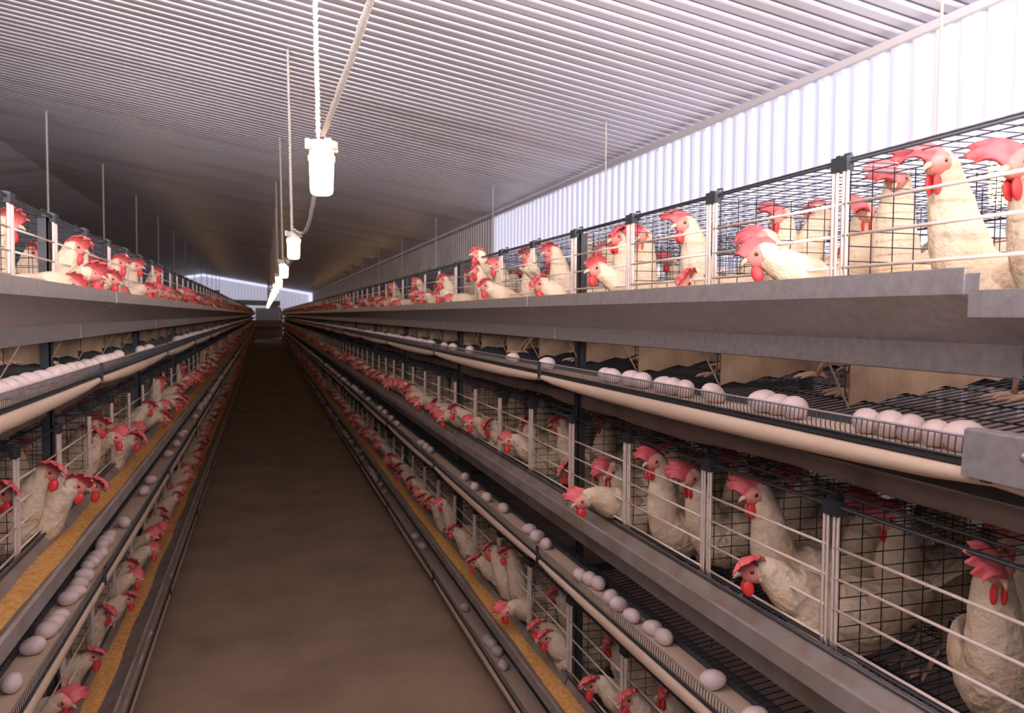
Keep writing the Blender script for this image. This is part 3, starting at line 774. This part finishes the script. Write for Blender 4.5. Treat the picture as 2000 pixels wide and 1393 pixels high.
KEYS = [  # px, py, side, tier, u of head, heading (deg, 180 = to the left), head yaw, pitch, comb, flop, pose words
 (1834, 322, 'right', 0, 0.10, 150, 45, -0.15, 1.55, 1, 'stretching its neck up'),
 (1752, 352, 'right', 0, 0.22, 190, 30, -0.45, 1.45, 1, 'with comb hanging forward'),
 (1992, 325, 'right', 0, 0.06, 160, 25, -0.2, 1.4, 1, 'with head at the gate'),
 (1338, 440, 'right', 0, 0.10, 165, 15, -0.1, 1.35, 1, 'looking out over the trough'),
 (1492, 470, 'right', 0, 0.10, 160, 25, -0.35, 1.25, 1, 'looking down at the gate'),
 (1525, 425, 'right', 0, 0.30, 200, -10, -0.1, 1.2, -1, 'standing behind the others'),
 (1690, 418, 'right', 0, 0.26, 230, 10, -0.2, 1.3, 1, 'turned toward the camera'),
 (1596, 418, 'right', 0, 0.40, 120, 0, -0.2, 1.2, 1, 'turned away'),
 (1206, 466, 'right', 0, 0.06, 190, 10, -0.2, 1.2, 1, 'with head at the gate'),
 (1256, 462, 'right', 0, 0.14, 215, 0, -0.25, 1.3, -1, 'turned toward the camera'),
 (1078, 493, 'right', 0, 0.06, 160, 0, -0.1, 1.2, 1, 'with head raised'),
 (1150, 478, 'right', 0, 0.28, 30, 0, 0.0, 1.0, 1, 'turned away'),
 (1056, 556, 'right', 0, -0.09, 185, 0, -0.45, 1.3, 1, 'feeding over the trough'),
 (950, 560, 'right', 0, -0.10, 175, 10, -0.3, 1.2, 1, 'feeding over the trough'),
 (934, 498, 'right', 0, -0.01, 170, 0, 0.05, 1.1, 1, 'craning out at the gate'),
 (1032, 500, 'right', 0, 0.12, 170, 0, -0.1, 1.2, 1, 'with head raised'),
 (930, 528, 'right', 0, -0.04, 190, 20, -0.3, 1.3, 1, 'reaching through the gate'),
 (866, 548, 'right', 0, -0.05, 180, 10, -0.2, 1.2, 1, 'reaching through the gate'),
 (860, 575, 'right', 0, -0.10, 185, 0, -0.3, 1.2, 1, 'feeding over the trough'),
 (1478, 968, 'right', 1, 0.05, 165, 10, -0.15, 1.35, 1, 'looking out to the left'),
 (1350, 935, 'right', 1, 0.06, 180, 25, -0.3, 1.4, 1, 'with a drooping comb'),
 (1168, 912, 'right', 1, 0.06, 200, 20, -0.45, 1.3, 1, 'crouching low at the gate'),
 (1192, 922, 'right', 1, 0.05, 195, 20, -0.4, 1.2, -1, 'crouching beside another'),
 (1092, 828, 'right', 1, 0.10, 160, 10, -0.1, 1.1, 1, 'looking out to the left'),
 (1030, 826, 'right', 1, 0.12, 190, 0, -0.2, 1.2, 1, 'with head at the gate'),
 (955, 832, 'right', 1, -0.03, 185, 10, -0.4, 1.4, 1, 'reaching low through the gate'),
 (1948, 1112, 'right', 1, 0.07, 215, 25, -0.3, 1.6, 1, 'facing the camera'),
 (1702, 990, 'right', 1, 0.34, 200, 0, -0.2, 1.3, 1, 'standing in the shade'),
 (1560, 935, 'right', 1, 0.32, 170, 0, -0.1, 1.1, 1, 'standing behind the others'),
 (1440, 905, 'right', 1, 0.30, 210, 0, -0.2, 1.2, 1, 'standing behind the others'),
 (1310, 885, 'right', 1, 0.28, 150, 0, -0.1, 1.1, 1, 'standing behind the others'),
 (1178, 826, 'right', 1, 0.24, 190, 0, -0.1, 1.1, 1, 'standing behind the others'),
 (1120, 910, 'right', 1, 0.10, 200, 0, -0.3, 1.0, 1, 'peering round the post'),
 (1230, 1366, 'right', 2, -0.03, 180, 0, -0.15, 1.3, 1, 'reaching out over the feed'),
 (1300, 1350, 'right', 2, 0.06, 190, 10, -0.2, 1.3, 1, 'standing inside the gate'),
 (1196, 1254, 'right', 2, 0.10, 175, 10, -0.2, 1.2, 1, 'standing upright inside'),
 (1068, 1246, 'right', 2, -0.06, 185, 0, -0.2, 1.2, 1, 'reaching out over the feed'),
 (1052, 1224, 'right', 2, -0.05, 180, 0, -0.1, 1.1, 1, 'reaching out behind another'),
 (1088, 1160, 'right', 2, 0.10, 175, 0, -0.1, 1.2, 1, 'standing upright inside'),
 (990, 1082, 'right', 2, -0.03, 180, 0, -0.1, 1.2, 1, 'reaching through the gate'),
 (958, 1074, 'right', 2, -0.05, 185, 0, -0.3, 1.2, 1, 'reaching through the gate'),
 (886, 1036, 'right', 2, -0.07, 180, 0, -0.1, 1.1, 1, 'reaching out over the feed'),
 (842, 980, 'right', 2, -0.08, 185, 0, -0.2, 1.2, 1, 'reaching out over the feed'),
 (864, 984, 'right', 2, -0.05, 185, 0, -0.3, 1.2, -1, 'reaching out beside another'),
 (12, 440, 'left', 0, 0.06, 0, 10, -0.1, 1.3, -1, 'with head raised'),
 (66, 496, 'left', 0, 0.20, -20, 0, -0.3, 1.3, -1, 'standing inside'),
 (146, 486, 'left', 0, -0.01, 10, 0, -0.2, 1.4, -1, 'looking out at the gate'),
 (178, 538, 'left', 0, -0.10, 10, 0, -0.15, 1.5, -1, 'feeding over the trough'),
 (168, 512, 'left', 0, 0.10, 0, 0, -0.2, 1.2, -1, 'standing inside'),
 (232, 516, 'left', 0, -0.01, 0, 0, -0.1, 1.2, -1, 'looking out at the gate'),
 (92, 925, 'left', 1, -0.03, 0, 0, -0.15, 1.3, -1, 'reaching through the bars'),
 (148, 950, 'left', 1, -0.08, 0, 0, -0.35, 1.3, -1, 'reaching low over the trough'),
 (4, 965, 'left', 1, 0.03, -10, 0, -0.3, 1.3, -1, 'with head at the gate'),
 (168, 846, 'left', 1, 0.03, 0, 0, -0.3, 1.3, -1, 'with head at the gate'),
 (192, 832, 'left', 1, 0.0, 0, 0, -0.2, 1.2, -1, 'looking out at the gate'),
 (34, 868, 'left', 1, 0.22, 0, 0, -0.2, 1.2, -1, 'standing in the shade'),
 (262, 858, 'left', 1, -0.08, 0, 0, -0.3, 1.3, -1, 'feeding over the trough'),
 (288, 796, 'left', 1, -0.03, 0, 0, -0.2, 1.3, -1, 'reaching through the bars'),
 (178, 1283, 'left', 2, -0.04, 0, 0, -0.1, 1.3, -1, 'reaching out over the feed'),
 (105, 1335, 'left', 2, 0.05, 0, 0, -0.2, 1.2, -1, 'standing inside the gate'),
 (248, 1171, 'left', 2, -0.06, 0, 0, -0.1, 1.2, -1, 'reaching out over the feed'),
 (204, 1196, 'left', 2, -0.02, -10, 0, -0.3, 1.3, -1, 'looking out at the gate'),
 (346, 970, 'left', 2, -0.08, 0, 0, -0.2, 1.2, -1, 'reaching out over the feed'),
 (312, 1002, 'left', 2, -0.02, 0, 0, -0.2, 1.1, -1, 'looking out at the gate'),
 (250, 1106, 'left', 2, -0.02, 0, 0, -0.2, 1.2, -1, 'looking out at the gate'),
]
def place_hen(h, x, y, z, rot, label, side, ti, full):
    if full:
        o = put('hen', h.me, None, (x, y, z), rot)
        for n, me in h.pm: put(n, me, o)
    else:
        if not hasattr(h, 'jm'): h.jm = h.joined().mesh('hen_whole', 1)
        o = put('hen', h.jm, None, (x, y, z), rot)
    tag(o, label, HCAT, f'hens in the {TIERS[ti][0]} tier of the {side} row')
    return o
taken = {}
nk = 0
for (px, py, side, ti, u, hd, hyaw, pitch, comb, flop, pose) in KEYS:
    sg = 1 if side == 'right' else -1
    if side == 'right' and px > 1300: flop = -1
    Hw = px2w(px, py, XG[side] + u * sg)
    head = math.radians(hd)
    ci = cage_of(side, Hw.y)
    reach = 0.17 if u < -0.02 else (0.15 if u < 0.12 else 0.11)
    zf0 = CAM_H + TIERS[ti][1] + zfl(min(max(u + reach, 0.03), 0.5)) + 0.002
    hz = Hw.z - zf0
    if hz < 0.10: hz = 0.10
    bx = Hw.x - reach * math.cos(head); by = Hw.y - reach * math.sin(head)
    lo = FR0[side] + ci * CW + 0.075; hi = lo + CW - 0.15
    by2 = min(max(by, lo), hi)
    bu = (bx - XG[side]) * sg
    bu2 = min(max(bu, 0.09), 0.42); bx = XG[side] + bu2 * sg
    dx, dy = Hw.x - bx, Hw.y - by2
    lx = dx * math.cos(head) + dy * math.sin(head); ly = -dx * math.sin(head) + dy * math.cos(head)
    body = 1.22 if hz > 0.28 else 1.1
    h = Hen(lx, ly, hz, math.radians(hyaw), pitch, comb, flop, nk, body, 1.05).build(); nk += 1
    place_hen(h, bx, by2, zf0, head, hen_label(side, ti, ci, pose, u, Hw.y), side, ti, True)
    taken.setdefault((side, ti, ci), []).append((bx, by2))
VAR = []
rv = random.Random(3)
POSES = [('with head raised', dict(hx=0.14, hz=0.39, pitch=-0.05)), ('looking about', dict(hx=0.12, hz=0.33, pitch=-0.15, yaw=0.5)), ('looking about', dict(hx=0.12, hz=0.34, pitch=-0.2, yaw=-0.5)),
         ('reaching through the gate', dict(hx=0.20, hz=0.27, pitch=-0.15)), ('feeding over the trough', dict(hx=0.22, hz=0.235, pitch=-0.35)), ('reaching out', dict(hx=0.21, hz=0.30, pitch=-0.1, yaw=0.3)),
         ('crouching', dict(hx=0.14, hz=0.24, pitch=-0.3, yaw=0.2)), ('reaching out', dict(hx=0.20, hz=0.285, pitch=-0.3, yaw=-0.3))]
for i, (w, kw) in enumerate(POSES * 2):
    a = dict(comb=rv.uniform(1.1, 1.45), flop=rv.choice((-1, 1)), seed=100 + i, body=1.2 if kw['hz'] > .3 else 1.12); a.update(kw)
    VAR.append((w, Hen(**a).build(), kw['hx']))
LOW = [(w, Hen(low=True, comb=1.05, flop=rv.choice((-1, 1)), seed=200 + i, **kw).joined()) for i, (w, kw) in enumerate(POSES)]
cand = []
rh = random.Random(21)
for side in ('right', 'left'):
    sg = 1 if side == 'right' else -1; face = PI if side == 'right' else 0.0
    for ti in range(3):
        ci = -1 if side == 'right' else 0
        while FR0[side] + ci * CW < YEND[side] - 0.1:
            yc = FR0[side] + (ci + .5) * CW; tk = taken.get((side, ti, ci), [])
            slots = [(0.14, -0.115, 'F'), (0.15, 0.115, 'F'), (0.36, -0.10, 'R'), (0.37, 0.10, 'R')]
            for (u, dy, kind) in slots:
                u += rh.uniform(-.02, .02); y = yc + dy + rh.uniform(-.02, .02); x = XG[side] + u * sg
                if any(abs(x - a) < 0.17 and abs(y - b) < 0.13 for a, b in tk): continue
                if kind == 'F': vi = rh.choice((3, 4, 5, 7, 3, 4, 0, 6, 11, 12, 13, 15)) ; rot = face + rh.uniform(-.35, .35)
                else: vi = rh.choice((0, 1, 2, 6, 8, 9, 10)); rot = face + rh.uniform(-1.0, 1.0)
                z = CAM_H + TIERS[ti][1] + zfl(u) + 0.002
                cand.append((y, side, ti, ci, x, y, z, rot, vi, u))
            if side == 'right' and y < 9 and ti < 2:                      # hens of the row's far side, seen through the wire
                for dy in (-0.11, 0.11):
                    u = 0.80 + rh.uniform(-.03, .03); y = yc + dy
                    cand.append((y + 2.0, side, ti, ci, XG[side] + u, y, CAM_H + TIERS[ti][1] + zfl(u) + .002, rh.uniform(-1.2, 1.2) + (0 if rh.random() < .6 else PI), rh.choice((0, 1, 2, 8, 9)), u))
            ci += 1
def in_view(x, y, z):
    for dz in (0.1, 0.35):
        p = w2px((x, y, z + dz))
        if p and -120 < p[0] < 2150 and -60 < p[1] < 1480: return True
    return False
cand = [c for c in cand if in_view(c[4], c[5], c[6])]
cand.sort(key=lambda c: c[0])
nleft = 300 - nk; stuff = MB(); SV = []; SF = []; SM = []; nv = 0
for m in LOW[0][1].mats: stuff.slot(m)
for i, (_, side, ti, ci, x, y, z, rot, vi, u) in enumerate(cand):
    if i < nleft:
        w, h, hx = VAR[vi]
        place_hen(h, x, y, z, rot, hen_label(side, ti, ci, w if u < .5 else 'seen through the wire', u, y), side, ti, i < 90)
    else:
        w, L = LOW[vi % 8]; c_, s_ = math.cos(rot), math.sin(rot); k = len(L.v)
        A = np.array(L.v); B = np.empty_like(A); B[:, 0] = A[:, 0]*c_ - A[:, 1]*s_ + x; B[:, 1] = A[:, 0]*s_ + A[:, 1]*c_ + y; B[:, 2] = A[:, 2] + z
        SV.append(B); SF.extend([tuple(q + nv for q in f) for f in L.f]); SM.extend([stuff.slot(L.mats[q]) for q in L.mi]); nv += k
stuff.v = [tuple(r) for r in np.vstack(SV)]; stuff.f = SF; stuff.mi = SM
o = put('distant_hens', stuff.mesh('distant_hens', 1)); tag(o, 'flock of white hens with red combs far down both rows', 'hens', None, 'stuff')
print('hens', nk, len(cand), 'eggs', len(elist), 'objects', len(S.objects))
